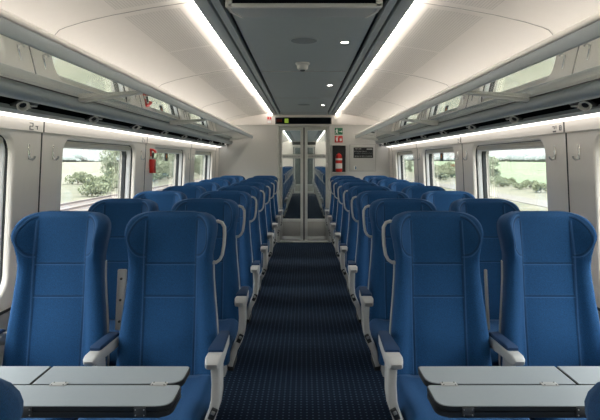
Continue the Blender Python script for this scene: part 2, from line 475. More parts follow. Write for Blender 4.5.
# end walls ----------------------------------------------------------------------
PX = .475
b = MB()
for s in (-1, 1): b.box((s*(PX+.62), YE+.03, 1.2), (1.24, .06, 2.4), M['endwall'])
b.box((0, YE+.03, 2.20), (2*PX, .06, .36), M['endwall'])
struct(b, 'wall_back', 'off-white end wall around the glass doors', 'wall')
b = MB(); b.box((0, 9.305, 2.20), (2.9, .08, .265), M['ceil_side'], .004); 
struct(b, 'trim_9', 'white fascia over the end doors holding the display', 'trim')
b = MB(); b.box((0, YB-.03, 1.2), (3.3, .06, 2.6), M['wall']); struct(b, 'wall_front', 'plain end wall behind the camera', 'wall')
b = MB(); b.box((0, YB+.001, 1.0), (.9, .02, 2.0), M['door_metal']); struct(b, 'door_5', 'plain door in the wall behind the camera', 'door')
# portal
b = MB()
for s in (-1, 1): b.box((s*(PX-.022), YE-.02, 1.03), (.044, .10, 2.06), M['door_metal'], .005)
b.box((0, YE-.02, 2.055), (2*PX, .10, .03), M['door_metal'], .004)
b.box((0, YE+.005, .008), (2*PX-.09, .14, .016), M['kick'], .003)
struct(b, 'trim_10', 'metal frame around the glass end doors', 'trim')

def text_marks(b, x0, x1, y, z, h, m, seed, gap=.35, yd=-.001):
    """a run of small letter-like strokes"""
    r = random.Random(seed); x = x0
    while x < x1:
        w = h*r.choice((.45, .6, .6, .7))
        k = r.randint(0, 3); st = h*.18
        b.box((x+st/2, y, z), (st, .002, h), m)
        if k != 0: b.box((x+w/2, y, z+h/2-st/2), (w, .002, st), m)
        if k in (1, 3): b.box((x+w/2, y, z-h/2+st/2), (w, .002, st), m)
        if k in (2, 3): b.box((x+w-st/2, y, z), (st, .002, h), m)
        x += w+h*gap

def door_leaf(n, xa, xb, Y, lab, marks):
    d = thing('door_%d' % n, lab, 'door'); d['kind'] = 'structure'
    xc, w = (xa+xb)/2, xb-xa
    zb, zt, st = .035, 2.03, .05
    b = MB()
    for x in (xa+st/2, xb-st/2): b.box((x, Y, (zb+zt)/2), (st, .034, zt-zb), M['door_metal'], .004)
    b.box((xc, Y, zt-.03), (w-2*st+.004, .034, .06), M['door_metal'], .003)
    b.box((xc, Y, .385), (w-2*st+.004, .034, .05), M['door_metal'], .003)
    b.build('door_frame', d)
    b = MB(); b.box((xc, Y, .2), (w-2*st+.004, .026, .32), M['kick'], .003); b.box((xc, Y-.014, .072), (w-2*st, .008, .06), M['door_metal'], .002); b.build('kick_panel', d)
    b = MB(); b.box((xc, Y, 1.19), (w-2*st+.006, .010, 1.58), M['doorglass']); b.build('glass_pane', d)
    if marks:
        b = MB(); b.box((xc, Y-.008, 1.515), (w-2*st+.002, .006, .075), M['frost'], .001)
        b.box((xa+st+.03, Y-.012, 1.515), (.03, .002, .006), M['ink']); b.box((xb-st-.03, Y-.012, 1.515), (.03, .002, .006), M['ink'])
        text_marks(b, xa+st+.06, xb-st-.07, Y-.012, 1.515, .022, M['ink'], 3)
        b.build('printed_band', d)
        s = 1 if xa > -.1 else -1
        hx = xb-st/2 if s > 0 else xa+st/2
        b = MB(); b.box((hx, Y-.022, 1.36), (.022, .014, .07), M['white'], .004); b.box((hx, Y-.03, 1.365), (.012, .006, .02), M['steel'], .002); b.build('handle', d)
door_leaf(1, -.432, -.012, YE, 'glass end door leaf on the hammer box side', True)
door_leaf(2, .012, .432, YE, 'glass end door leaf on the extinguisher side', True)
b = MB(); b.box((0, YE-.004, 1.03), (.022, .03, 1.99), M['rubber'], .004); struct(b, 'trim_11', 'dark rubber joint where the two door leaves meet', 'trim')

# next carriage shell
for s in (-1, 1):
    b = MB(); b.box((s*1.56, (YE+.06+YN)/2, 1.1), (.06, YN-YE-.06, 2.4), M['wall']); struct(b, 'wall_%s_next' % SN[s], 'side wall of the next carriage, '+SIDE[s], 'wall')
b = MB()
for s in (-1, 1): b.box((s*(PX+.55), YN+.03, 1.2), (1.1, .06, 2.4), M['wall'])
b.box((0, YN+.03, 2.2), (2*PX, .06, .36), M['wall'])
b.box((0, YN-.05, 2.16), (1.0, .05, .12), M['black'])
b.box((0, YN+.06, 1.2), (1.2, .02, 2.4), M['lower_wall'])
struct(b, 'wall_back_next', 'far end wall of the next carriage', 'wall')
door_leaf(3, -.432, -.012, YN, 'far door leaf of the next carriage, hammer box side', False)
door_leaf(4, .012, .432, YN, 'far door leaf of the next carriage, extinguisher side', False)

# ------------------------------------------------------------------ end wall fittings
t = thing('information_display', 'long black display over the glass doors with a small green sign', 'display', (-.01, 9.262, 2.135))
b = MB(); b.box((0, 0, 0), (.985, .022, .118), M['black'], .004); b.build('housing', t)
b = MB(); b.box((0, -.0125, 0), (.95, .004, .095), M['blackmatte']); b.build('screen', t)
b = MB(); b.box((-.295, -.016, 0), (.068, .003, .080), M['led'], .004); b.build('pictogram', t)
b = MB(); 
for k in range(4): b.box((-.46+.025*k, -.016, .004), (.012, .003, .05), M['leddim'])
b.build('lettering', t)
t = thing('pictogram_sticker', 'small pale sticker with red pictograms beside the black display', 'sticker', (-.605, 9.262, 2.155))
b = MB(); b.box((0, 0, 0), (.085, .004, .135), M['pink'], .001); b.build('backing', t)
b = MB(); b.box((-.02, -.003, .025), (.028, .003, .04), M['redsign']); b.box((.02, -.003, .025), (.028, .003, .04), M['redsign']); b.build('pictogram', t)
b = MB(); b.box((0, -.003, -.038), (.07, .003, .045), M['white']); b.build('caption_field', t)

# emergency signs
t = thing('exit_sign', 'green emergency exit sign with white running figure on the end wall', 'sign', (.613, YE-.004, 1.958))
b = MB(); b.box((0, 0, 0), (.14, .006, .118), M['greensign'], .002); b.build('sign_plate', t)
b = MB(); W = M['white']
b.box((-.032, -.0045, .035), (.016, .003, .016), W, .003)
b.box((-.034, -.0045, .008), (.016, .003, .04), W, rot=(0, .25, 0)); b.box((-.048, -.0045, .012), (.026, .003, .009), W, rot=(0, -.5, 0)); b.box((-.018, -.0045, .006), (.024, .003, .009), W, rot=(0, .6, 0))
b.box((-.046, -.0045, -.026), (.011, .003, .04), W, rot=(0, .6, 0)); b.box((-.022, -.0045, -.024), (.011, .003, .036), W, rot=(0, -.3, 0))
b.box((.032, -.0045, -.005), (.04, .003, .012), W); b.faces([(.045, -.006, -.027), (.064, -.006, -.005), (.045, -.006, .017), (.045, -.003, -.027), (.064, -.003, -.005), (.045, -.003, .017)], [(0, 1, 2), (3, 4, 5), (0, 1, 4, 3), (1, 2, 5, 4)], W)
b.build('pictogram', t)
t = thing('extinguisher_sign', 'red sign with white extinguisher pictogram under the green sign', 'sign', (.613, YE-.004, 1.818))
b = MB(); b.box((0, 0, 0), (.14, .006, .118), M['redsign'], .002); b.build('sign_plate', t)
b = MB(); b.box((-.03, -.0045, -.008), (.026, .003, .062), W, .006); b.box((-.03, -.0045, .032), (.012, .003, .018), W); b.box((-.02, -.0045, .04), (.034, .003, .007), W); b.box((-.049, -.0045, .012), (.006, .003, .05), W)
b.faces([(.02, -.006, -.035), (.05, -.006, -.035), (.056, -.006, -.01), (.04, -.006, .03), (.03, -.006, .005), (.016, -.006, .012)], [(0, 1, 2, 3, 4, 5)], W)
b.build('pictogram', t)

# extinguisher cabinet (recess box standing on the wall face) and extinguisher
t = thing('extinguisher_cabinet', 'dark open cabinet on the end wall holding the red extinguisher', 'cabinet', (.612, YE, 1.47))
b = MB(); b.box((0, -.004, 0), (.235, .008, .47), M['niche']); b.build('back_panel', t)
b = MB()
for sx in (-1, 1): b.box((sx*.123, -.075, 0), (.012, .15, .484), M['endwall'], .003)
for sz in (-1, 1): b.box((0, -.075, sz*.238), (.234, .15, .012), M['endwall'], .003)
b.build('cabinet_frame', t)
b = MB(); b.box((0, -.011, .03), (.13, .006, .02), M['black'], .002); b.build('bracket', t)
t = thing('fire_extinguisher', 'red fire extinguisher with white label inside the dark wall cabinet', 'fire extinguisher', (.612, YE-.078, 1.2405))
b = MB(); b.lathe([(.045, 0), (.056, .008), (.058, .02), (.058, .27), (.05, .298), (.03, .315), (.018, .322), (.016, .335)], (0, 0, 0), M['red'], 24); b.build('cylinder', t)
b = MB(); b.lathe([(.0588, .06), (.0592, .062), (.0592, .15), (.0588, .152)], (0, 0, 0), M['white'], 24); 
b.lathe([(.0588, .205), (.0592, .207), (.0592, .235), (.0588, .237)], (0, 0, 0), M['white'], 24); b.build('paper_label', t)
b = MB(); b.box((0, 0, .345), (.03, .03, .03), M['black'], .005); b.box((.018, -.012, .372), (.075, .016, .01), M['black'], .003, rot=(0, -.25, 0)); b.box((.018, -.012, .352), (.07, .016, .009), M['black'], .003); b.build('valve_handle', t)
b = MB(); b.tube([(-.012, -.01, .345), (-.05, -.03, .34), (-.068, -.035, .30), (-.07, -.03, .22), (-.069, -.03, .10)], .007, M['black']); b.build('hose', t)

t = thing('notice_panel', 'white service panel with a dark notice screen beside the extinguisher', 'panel', (1.035, YE+.004, 1.487))
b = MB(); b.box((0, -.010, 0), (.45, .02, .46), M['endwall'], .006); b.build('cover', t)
b = MB(); b.box((0, -.004, 0), (.466, .008, .476), M['seam']); b.build('shadow_joint', t)  # grey plate showing as a line around the cover
b = MB(); b.box((.012, -.022, .092), (.345, .006, .185), M['black'], .002)
b.build('screen', t)
def line(*a_):
    b = MB(); text_marks(b, *a_); b.build('text_line', t)
line(-.13, -.03, -.0262, .16, .02, M['rail_light'], 5); line(-.15, .06, -.0262, .115, .014, M['rail_light'], 8); line(-.13, .17, -.0262, .082, .010, M['rail'], 9); line(-.14, .16, -.0262, .028, .022, M['rail_light'], 11)
b = MB(); b.box((.12, -.0262, .155), (.10, .002, .018), M['rail_light']); b.build('title_bar', t)
b = MB(); b.box((-.133, -.0215, -.175), (.05, .005, .07), M['white'], .002); b.box((-.122, -.026, -.175), (.02, .006, .05), M['blue'], .002); b.build('call_button', t)

# ------------------------------------------------------------------ ceiling fittings
for k, Y in enumerate((3.55, 5.58, 7.6)):
    t = thing('downlight', 'small round downlight in the grey ceiling, %s from the camera' % ORD[k], 'ceiling light', (.272, Y, 2.24), group='round ceiling downlights')
    b = MB(); b.lathe([(.034, 0), (.034, -.004), (.026, -.005), (.024, -.001)], (0, 0, 0), M['rail_light'], 20); b.build('trim_ring', t)
    b = MB(); b.lathe([(.024, -.0005), (.024, -.003)], (0, 0, 0), M['spot'], 20); b.build('lens', t)
for k, Y in enumerate((3.50, 7.55)):
    t = thing('ceiling_speaker', 'round grey speaker grille in the ceiling, %s' % ('ahead of the first downlight' if k == 0 else 'near the last downlight'), 'speaker', (0, Y, 2.24), group='ceiling speakers')
    b = MB(); b.lathe([(.10, 0), (.10, -.002), (.088, -.004), (.086, -.002)], (0, 0, 0), M['ceil_mid'], 32); b.build('rim', t)
    b = MB(); b.lathe([(.086, -.0005), (.085, -.005), (.05, -.008), (.002, -.009)], (0, 0, 0), mat('grey speaker mesh', (.20, .23, .24), .7, nscale=400, var=.5) if k == 0 else bpy.data.materials['grey speaker mesh'], 32); b.build('grille', t)
t = thing('smoke_detector', 'small pale smoke detector on the grey ceiling', 'smoke detector', (-.012, 4.32, 2.24))
b = MB(); b.lathe([(.058, 0), (.058, -.012), (.05, -.018)], (0, 0, 0), M['rail_light'], 24); b.build('base', t)
b = MB(); b.lathe([(.047, -.018), (.046, -.042), (.038, -.052), (.03, -.056)], (0, 0, 0), M['rail_light'], 24); b.build('housing', t)
b = MB(); b.lathe([(.022, -.0555), (.02, -.064), (.012, -.068)], (0, 0, 0), M['black'], 16); b.build('sensor', t)
# ceiling cross joints
b = MB()
for Y in (.7, 2.7, 4.72, 6.74, 8.76): b.box((0, Y, 2.2385), (.75, .006, .004), M['seam'])
struct(b, 'trim_12', 'fine cross joints in the grey centre ceiling', 'trim')
# hanging display near the camera
t = thing('ceiling_display', 'black destination display in a pale housing under the near ceiling', 'display', (0, 0, 0))
b = MB(); b.prism([(2.415, 2.239), (2.415, 2.143), (2.50, 2.150), (2.93, 2.239)], 'x', -.335, .335, M['rail']); b.build('housing', t)
b = MB()
b.box((0, 2.41, 2.151), (.70, .022, .02), M['rail_light'], .004)
for s in (-1, 1):
    b.box((s*.341, 2.41, 2.19), (.03, .022, .097), M['rail_light'], .004)
    b.prism([(2.415, 2.239), (2.415, 2.142), (2.50, 2.146), (2.94, 2.237), (2.94, 2.239)], 'x', s*.336, s*.350, M['rail_light'])
b.build('bezel', t)
b = MB(); b.box((0, 2.412, 2.199), (.655, .018, .078), M['blackmatte'], .002); b.build('screen', t)

# ------------------------------------------------------------------ luggage racks
for s in (-1, 1):
    t = thing('luggage_rack', 'long glass luggage rack with grey rails over the windows, '+SIDE[s], 'luggage rack')
    y0, y1 = YB+.02, 9.262
    fl = lambda P: [(s*x, z) for x, z in P]
    b = MB(); b.prism(fl([(.893, 1.830), (.896, 1.8245), (.903, 1.8235), (.909, 1.826), (.912, 1.838), (.914, 1.872), (.893, 1.872)]), 'y', y0, y1, M['rail'], False); b.build('front_rail', t)
    b = MB(); b.prism(fl([(.893, 1.8722), (.889, 1.876), (.887, 1.884), (.890, 1.892), (.897, 1.899), (.908, 1.902), (.922, 1.899), (.93, 1.888), (.928, 1.8722)]), 'y', y0, y1, M['ceil_side'], True); b.build('lip_cap', t)
    ys = [YB+.03] + [2.97+2*k for k in range(-2, 4)] + [9.255]
    for a, c in zip(ys, ys[1:]):
        b = MB(); b.prism(fl([(.9125, 1.8285), (1.275, 1.7925), (1.275, 1.8005), (.9125, 1.8365)]), 'y', a+.004, c-.004, M['shelf']); b.build('glass_shelf', t)
    for k, y in enumerate(ys[1:-1]):
        b = MB(); b.prism(fl([(.908, 1.8225), (1.262, 1.770), (1.285, 1.776), (1.285, 1.7905), (.914, 1.828)]), 'y', y-.028, y+.028, M['rail_light']); b.build('bracket', t)
    b = MB()
    b.prism(fl([(1.272, 1.800), (1.256, 1.790), (1.248, 1.77), (1.249, 1.748), (1.256, 1.736), (1.266, 1.725), (1.285, 1.722), (1.30, 1.726), (1.30, 1.80)]), 'y', y0, y1, M['rail'], True)
    b.build('rear_rail', t)
    b = MB(); b.box((s*1.254, (y0+y1)/2, 1.7945), (.006, y1-y0, .004), M['black']); b.build('rubber_bead', t)
    b = MB()
    b.prism(fl([(1.285, 1.724), (1.292, 1.722), (1.30, 1.752), (1.39, 1.748), (1.388, 1.70), (1.394, 1.70), (1.40, 1.76), (1.285, 1.76)]), 'y', y0, y1, M['blackmatte']); b.build('service_channel', t)
    b = MB(); b.prism(fl([(1.378, 1.692), (1.42, 1.679), (1.425, 1.684), (1.425, 1.70), (1.385, 1.712)]), 'y', y0, y1, M['rail'], False); b.build('lower_rail', t)
    b = MB(); b.prism(fl([(1.424, 1.680), (1.488, 1.671), (1.488, 1.690), (1.424, 1.695)]), 'y', y0, y1, M['strip']); b.build('light_strip', t)
    b = MB(); b.prism(fl([(1.40, 1.70), (1.485, 1.692), (1.488, 1.80), (1.29, 1.80), (1.29, 1.765), (1.405, 1.765)]), 'y', y0, y1, M['lower_wall']); b.build('mounting_beam', t)
    b = MB(); b.box((s*1.375, (y0+y1)/2, 1.806), (.05, y1-y0-.02, .010), M['uplight']); b.build('uplight_strip', t)  # unseen strip, put in to account for the bright panels above
    for k in range(10):
        y = 1.72+PITCH*k
        b = MB(); b.box((s*1.35, y, 1.722), (.07, .17, .012), M['black'], .003, rot=(0, s*.45, 0)); o = b.build('reading_light', t)
        b = MB(); b.lathe([(.017, -.014), (.028, -.014), (.030, .006), (.024, .010), (.018, .004), (.017, -.014)], (s*1.336, y-.05, 1.709), M['rail_light'], 18, aim=(-s*.55, -.55, -.62), caps=False); b.lathe([(.0165, -.010), (.0165, -.006)], (s*1.336, y-.05, 1.709), M['black'], 18, aim=(-s*.55, -.55, -.62)); b.build('lamp_ring', o)
        b = MB(); b.box((s*1.335, y+.045, 1.716), (.014, .05, .006), M['rail_light']); b.box((s*1.355, y+.035, 1.706), (.012, .025, .006), M['rail_light']); b.build('call_buttons', o)

# ------------------------------------------------------------------ seats
WREF = [(.36, .225), (.45, .236), (.60, .229), (.72, .217), (.80, .208), (.92, .198), (.99, .197), (1.04, .204), (1.10, .215), (1.14, .217), (1.25, .217)]
def wref(z):
    for (a, wa), (c, wc) in zip(WREF, WREF[1:]):
        if z <= c: return wa+(wc-wa)*sstep(a, c, z)
    return WREF[-1][1]
def yback(z): return -(1.2-z)*.145
LEV = [(.40, .6), (.405, .92), (.43, 1)] + [(z, 1) for z in (.5, .58, .66, .74, .80, .84, .88, .92, .955, .98, 1.0, 1.02, 1.04, 1.06, 1.08, 1.10, 1.12)] + [(1.142, .985), (1.156, .958), (1.168, .918), (1.178, .866), (1.186, .80), (1.192, .72), (1.1965, .60), (1.199, .44)]
US = [-1, -.985, -.955, -.91, -.86, -.81, -.76, -.71, -.66, -.61, -.56, -.5, -.38, -.2, 0]
US = US + [-u for u in US[-2::-1]]
def make_backrest(parent):
    b = MB(); loops = []; info = []
    for z, f in LEV:
        w0 = wref(z); w = w0*f; L = []
        W = sstep(.94, 1.09, z)*(1-.62*sstep(1.09, 1.20, z))
        top = sstep(1.165, 1.199, z)**2
        for u in US:
            x = u*w; au = abs(x)/w0
            d = W*.100*max(0, min(1, (au-.57)/.33)) + (1-sstep(.97, 1.06, z))*.038*sstep(.56, .80, au)
            d += .010*math.sin(PI*min(1, max(0, (z-.42)/.36)))*(1-sstep(.3, .6, au))
            e = abs(u)
            rnd = .030*max(0, (e-.86)/.14)**3 + W*.060*max(0, (e-.87)/.13)**2
            y = yback(z) - d + rnd + .016*top
            L.append((x, y, z)); info.append((x, z))
        for u in (.97, .88, .6, 0, -.6, -.88, -.97):
            y = yback(z) + .078 - (.012 if abs(u) > .95 else 0) - .028*top
            L.append((u*w, y, z)); info.append((9, z))
        loops.append(L)
    b.loft(loops, M['fab'])
    o = b.build('backrest', parent, autosmooth=False)
    me = o.data; uvl = me.uv_layers.new(name='UVMap')
    for poly in me.polygons:
        for li in poly.loop_indices:
            co = me.vertices[me.loops[li].vertex_index].co
            uvl.data[li].uv = (co.x+.5, co.z)
    return o

def make_seat(a, aisle):
    """a: direction (+1/-1) of the aisle in the seat's own x axis; the seat faces -y"""
    t = thing('train_seat', 'blue seat', 'seat')
    make_backrest(t)
    # back shell with a pale edge
    b = MB(); loops = []
    for z in (.34, .36, .5, .66, .8, .88, .93, .96):
        w = wref(z)-.002; y = yback(z)
        loops.append([(-w, y+.052, z), (-w-.002, y+.066, z), (-w+.008, y+.085, z), (0, y+.10, z), (w-.008, y+.085, z), (w+.002, y+.066, z), (w, y+.052, z), (w-.03, y+.05, z), (-w+.03, y+.05, z)])
    b.loft(loops, M['lightgrey']); b.build('back_shell', t)
    # cushion
    b = MB(); loops = []
    for y, zt, zb, f in ((-.638, .425, .405, .88), (-.634, .443, .385, .94), (-.615, .462, .368, .98), (-.58, .473, .36, 1), (-.5, .476, .36, 1), (-.38, .472, .36, 1), (-.25, .466, .36, 1), (-.16, .464, .36, 1), (-.115, .462, .36, 1)):
        w = .234*f; L = []
        for u in US:
            bol = .012*sstep(.55, .8, abs(u)) - .040*max(0, (abs(u)-.84)/.16)**2.4
            L.append((u*w, y, zt+bol if zt+bol > zb+.004 else zb+.004))
        L += [(w*.99, y, zb+.004), (w*.9, y, zb), (0, y, zb), (-w*.9, y, zb), (-w*.99, y, zb+.004)]
        loops.append(L)
    b.loft(loops, M['fab_plain']); b.build('seat_cushion', t, autosmooth=False)
    b = MB(); b.box((0, -.36, .325), (.43, .46, .068), M['shellgrey'], .015); b.build('seat_base', t)
    b = MB(); b.box((0, -.33, .15), (.07, .26, .29), M['legdark'], .01); b.box((0, -.33, .012), (.13, .40, .024), M['legdark'], .006); b.build('leg', t)
    rr = lambda hw, hh, r: rrect(hw, hh, r, 3)
    if aisle:
        xc = a*.288; xr = a*.266
        b = MB()
        b.sweep([(xr-a*.03, .0, .585), (xr-a*.008, -.06, .610), (xr, -.12, .625), (xc, -.48, .678), (xc, -.545, .686), (xc, -.566, .683), (xc, -.576, .678)], (1, 0, 0),
                [rr(.018, .030, .008), rr(.022, .028, .008), rr(.024, .024, .008), rr(.031, .024, .009), rr(.030, .023, .010), rr(.027, .019, .009), rr(.020, .012, .006)], M['lightgrey'])
        b.sweep([(xc+a*.008, -.50, .665), (xc+a*.010, -.50, .60), (xc+a*.007, -.495, .54), (xc-a*.006, -.48, .48), (xc-a*.03, -.465, .43), (xc-a*.048, -.455, .385), (xc-a*.054, -.45, .34)], (0, 1, 0),
                [rr(.05, .018, .008), rr(.046, .017, .008), rr(.05, .017, .008), rr(.06, .017, .008), rr(.07, .017, .008), rr(.08, .016, .008), rr(.08, .014, .006)], M['lightgrey'])
        arm = b.build('armrest', t)
        b = MB(); b.sweep([(xr, -.08, .647), (xr+a*.001, -.11, .655), (xc-a*.001, -.47, .706), (xc, -.49, .7065)], (1, 0, 0), [rr(.014, .004, .003), rr(.022, .010, .006), rr(.030, .010, .006), rr(.027, .006, .004)], M['padblue']); b.build('arm_pad', arm)
        b = MB(); b.box((xc-a*.055, -.45, .325), (.034, .15, .04), M['black'], .006); b.build('end_cap', arm)
        b = MB(); b.box((xc-a*.002, -.542, .487), (.024, .01, .058), M['black'], .003, rot=(.35, a*.42, 0)); b.box((xc+a*.001, -.549, .496), (.014, .008, .018), M['steel'], .002, rot=(.35, a*.42, 0)); b.build('recline_button', arm)
        b = MB(); xb = a*.185
        path = [(xb, .03, 1.145), (a*.212, .028, 1.153), (a*.233, .026, 1.146), (a*.246, .022, 1.125), (a*.248, .015, 1.09), (a*.246, .005, 1.04), (a*.240, -.003, .995), (a*.228, -.006, .972), (a*.212, -.008, .960), (a*.180, -.008, .955)]
        b.sweep(path, (0, 1, 0), [rr(.014, .007, .005)]*len(path), M['lightgrey']); b.build('grab_handle', t)
    else:
        xc = a*.262
        b = MB()
        b.sweep([(xc-a*.02, .0, .59), (xc, -.07, .598), (xc, -.29, .611), (xc, -.325, .612), (xc, -.345, .609), (xc, -.353, .605)], (1, 0, 0),
                [rr(.010, .028, .006), rr(.026, .026, .008), rr(.0275, .022, .009), rr(.0275, .021, .010), rr(.025, .017, .008), rr(.018, .011, .006)], M['lightgrey'])
        b.sweep([(xc, -.24, .59), (xc, -.235, .50), (xc, -.23, .36)], (0, 1, 0), [rr(.05, .010, .004), rr(.055, .010, .004), rr(.07, .010, .004)], M['lightgrey'])
        arm = b.build('armrest', t)
        b = MB(); b.sweep([(xc, -.03, .622), (xc, -.06, .633), (xc, -.27, .642), (xc, -.285, .640)], (1, 0, 0), [rr(.016, .004, .003), rr(.025, .010, .006), rr(.025, .010, .006), rr(.022, .006, .004)], M['padblue']); b.build('arm_pad', arm)
        # wall side armrest
        xw = -a*.272
        b = MB()
        b.sweep([(xw+a*.02, .0, .60), (xw, -.07, .61), (xw, -.36, .63), (xw, -.40, .63), (xw, -.42, .622)], (1, 0, 0), [rr(.01, .028, .006), rr(.024, .026, .008), rr(.024, .027, .01), rr(.024, .027, .012), rr(.018, .018, .008)], M['lightgrey'])
        b.sweep([(xw, -.30, .61), (xw, -.30, .50), (xw, -.29, .36)], (0, 1, 0), [rr(.05, .010, .004), rr(.055, .010, .004), rr(.07, .010, .004)], M['lightgrey'])
        arm = b.build('armrest', t)
        b = MB(); b.sweep([(xw, -.04, .643), (xw, -.07, .650), (xw, -.34, .666), (xw, -.355, .664)], (1, 0, 0), [rr(.016, .004, .003), rr(.023, .009, .006), rr(.023, .009, .006), rr(.02, .006, .004)], M['padblue']); b.build('arm_pad', arm)
        # bolted plate in the gap between the pair
        pw = .044 if a > 0 else .014
        b = MB(); b.box((a*.264, .035, .77), (pw, .02, .29), M['lightgrey'], .006, rot=(-.14, 0, 0)); hp = b.build('hinge_plate', t)
        if a > 0:
            for dz in (-.10, 0, .10):
                b = MB(); b.lathe([(.006, 0), (.006, -.006), (.003, -.007)], (a*.264, .026+.14*dz, .77+dz), M['black'], 10, 'y'); b.build('bolt', hp)
    return t

XA, XW = .632, 1.156
protos = {(s, k): make_seat(-s, k == 'aisle') for s in (-1, 1) for k in ('aisle', 'window')}
used = set()
def place(s, k, x, y, rz, label, group, dz=0):
    p = protos[(s, k)]
    o = p if (s, k) not in used else copy_tree(p)
    used.add((s, k))
    o.location = (x, y, dz); o.rotation_euler = (0, 0, rz); tag(o, label, 'seat', group)
    return o
for r in range(8):
    Y = (r+3)*PITCH
    for s in (-1, 1):
        rown = 'first row, facing the grey table' if r == 0 else '%s row from the table' % ORD[r]
        place(s, 'aisle', s*XA, Y, 0, 'blue aisle seat with grab handle, %s, %s' % (rown, SIDE[s]), 'blue seats in rows along the aisle')
        place(s, 'window', s*XW, Y, 0, 'blue window seat, %s, %s' % (rown, SIDE[s]), 'blue seats in rows along the aisle')
for s in (-1, 1):   # the seats across the table, backs to the camera
    o = copy_tree(protos[(-s, 'aisle')]); o.location = (s*.622, .70, 0); o.rotation_euler = (0, 0, PI); o.scale = (1, 1, .985)
    for ch in list(o.children):
        if ch.name.startswith('grab_handle'): bpy.data.objects.remove(ch)
    tag(o, 'blue seat with its back to the camera across the table, '+SIDE[s], 'seat', 'blue seats facing away from the camera')
for r in range(12):
    for s in (-1, 1):
        o = copy_tree(protos[(s, 'aisle')]); o.location = (s*XA, 11.05+r*.9, 0)
        tag(o, 'blue aisle seat of the next carriage, %s behind the glass doors, %s' % (ORD[r], SIDE[s]), 'seat', 'blue seats in the next carriage')

# ------------------------------------------------------------------ tables
def rounded_poly(P, R, n=5):
    out = []
    for i, p in enumerate(P):
        p = Vector(p); r = R[i]
        if r <= 0: out.append(tuple(p)); continue
        a = (Vector(P[i-1])-p).normalized(); c = (Vector(P[(i+1) % len(P)])-p).normalized()
        p0, p1 = p+a*r, p+c*r
        for k in range(n+1):
            q = k/n; out.append(tuple(p0*(1-q)**2+p*2*q*(1-q)+p1*q*q))
    return out
for s in (-1, 1):
    t = thing('folding_table', 'grey folding table with black edges in front of the seats, '+SIDE[s], 'table')
    ZT = .75
    def leaf(name, P, R, z0, z1, top='laminate'):
        P = [(s*x, y) for x, y in P]
        b = MB(); poly = rounded_poly(P, R)
        b.prism(poly, 'z', z0, z1-.002, M['tableedge'])
        c = Vector((sum(p[0] for p in poly)/len(poly), sum(p[1] for p in poly)/len(poly)))
        inner = [tuple(Vector(p)+(c-Vector(p)).normalized()*.003) for p in poly]
        b.prism(inner, 'z', z1-.002, z1, M[top])
        return b.build(name, t)
    leaf('rear_leaf', [(.385, 1.80), (.853, 1.80), (.853, 1.657), (.385, 1.657)], [.012, 0, 0, .055], ZT-.020, ZT)
    leaf('fixed_leaf', [(.858, 1.80), (1.505, 1.80), (1.505, 1.657), (.858, 1.657)], [0, 0, 0, 0], ZT-.020, ZT)
    leaf('front_leaf', [(.380, 1.649), (1.505, 1.649), (1.505, 1.508), (.380, 1.508)], [.015, 0, 0, .045], ZT-.014, ZT)
    leaf('folded_leaf', [(.380, 1.649), (1.505, 1.649), (1.505, 1.508), (.380, 1.508)], [.015, 0, 0, .045], ZT-.033, ZT-.0175, 'tableedge')
    for x in (.452, .765):
        b = MB(); b.box((s*x, 1.653, ZT+.001), (.050, .026, .004), M['lightgrey'], .001)
        for dx in (-.018, .018):
            for dy in (-.009, .009): b.lathe([(.0025, 0), (.002, .001)], (s*x+dx, 1.653+dy, ZT+.003), M['legdark'], 8)
        b.build('hinge', t)
    for x in (.466, .79):
        b = MB(); b.box((s*x, 1.505, ZT-.016), (.034, .006, .026), M['legdark'], .002)
        for dx in (-.012, .012):
            for dz in (-.008, .008): b.lathe([(.0022, 0), (.002, -.0015)], (s*x+dx, 1.502, ZT-.016+dz), M['steel'], 8, 'y')
        b.build('edge_hinge', t)
    b = MB(); b.box((s*.95, 1.65, ZT-.045), (1.06, .20, .022), M['black'], .004); b.build('underframe', t)
    b = MB(); b.box((s*.98, 1.66, .36), (.05, .09, .69), M['legdark'], .008); b.box((s*.98, 1.66, .012), (.12, .22, .024), M['legdark'], .006); b.build('leg', t)

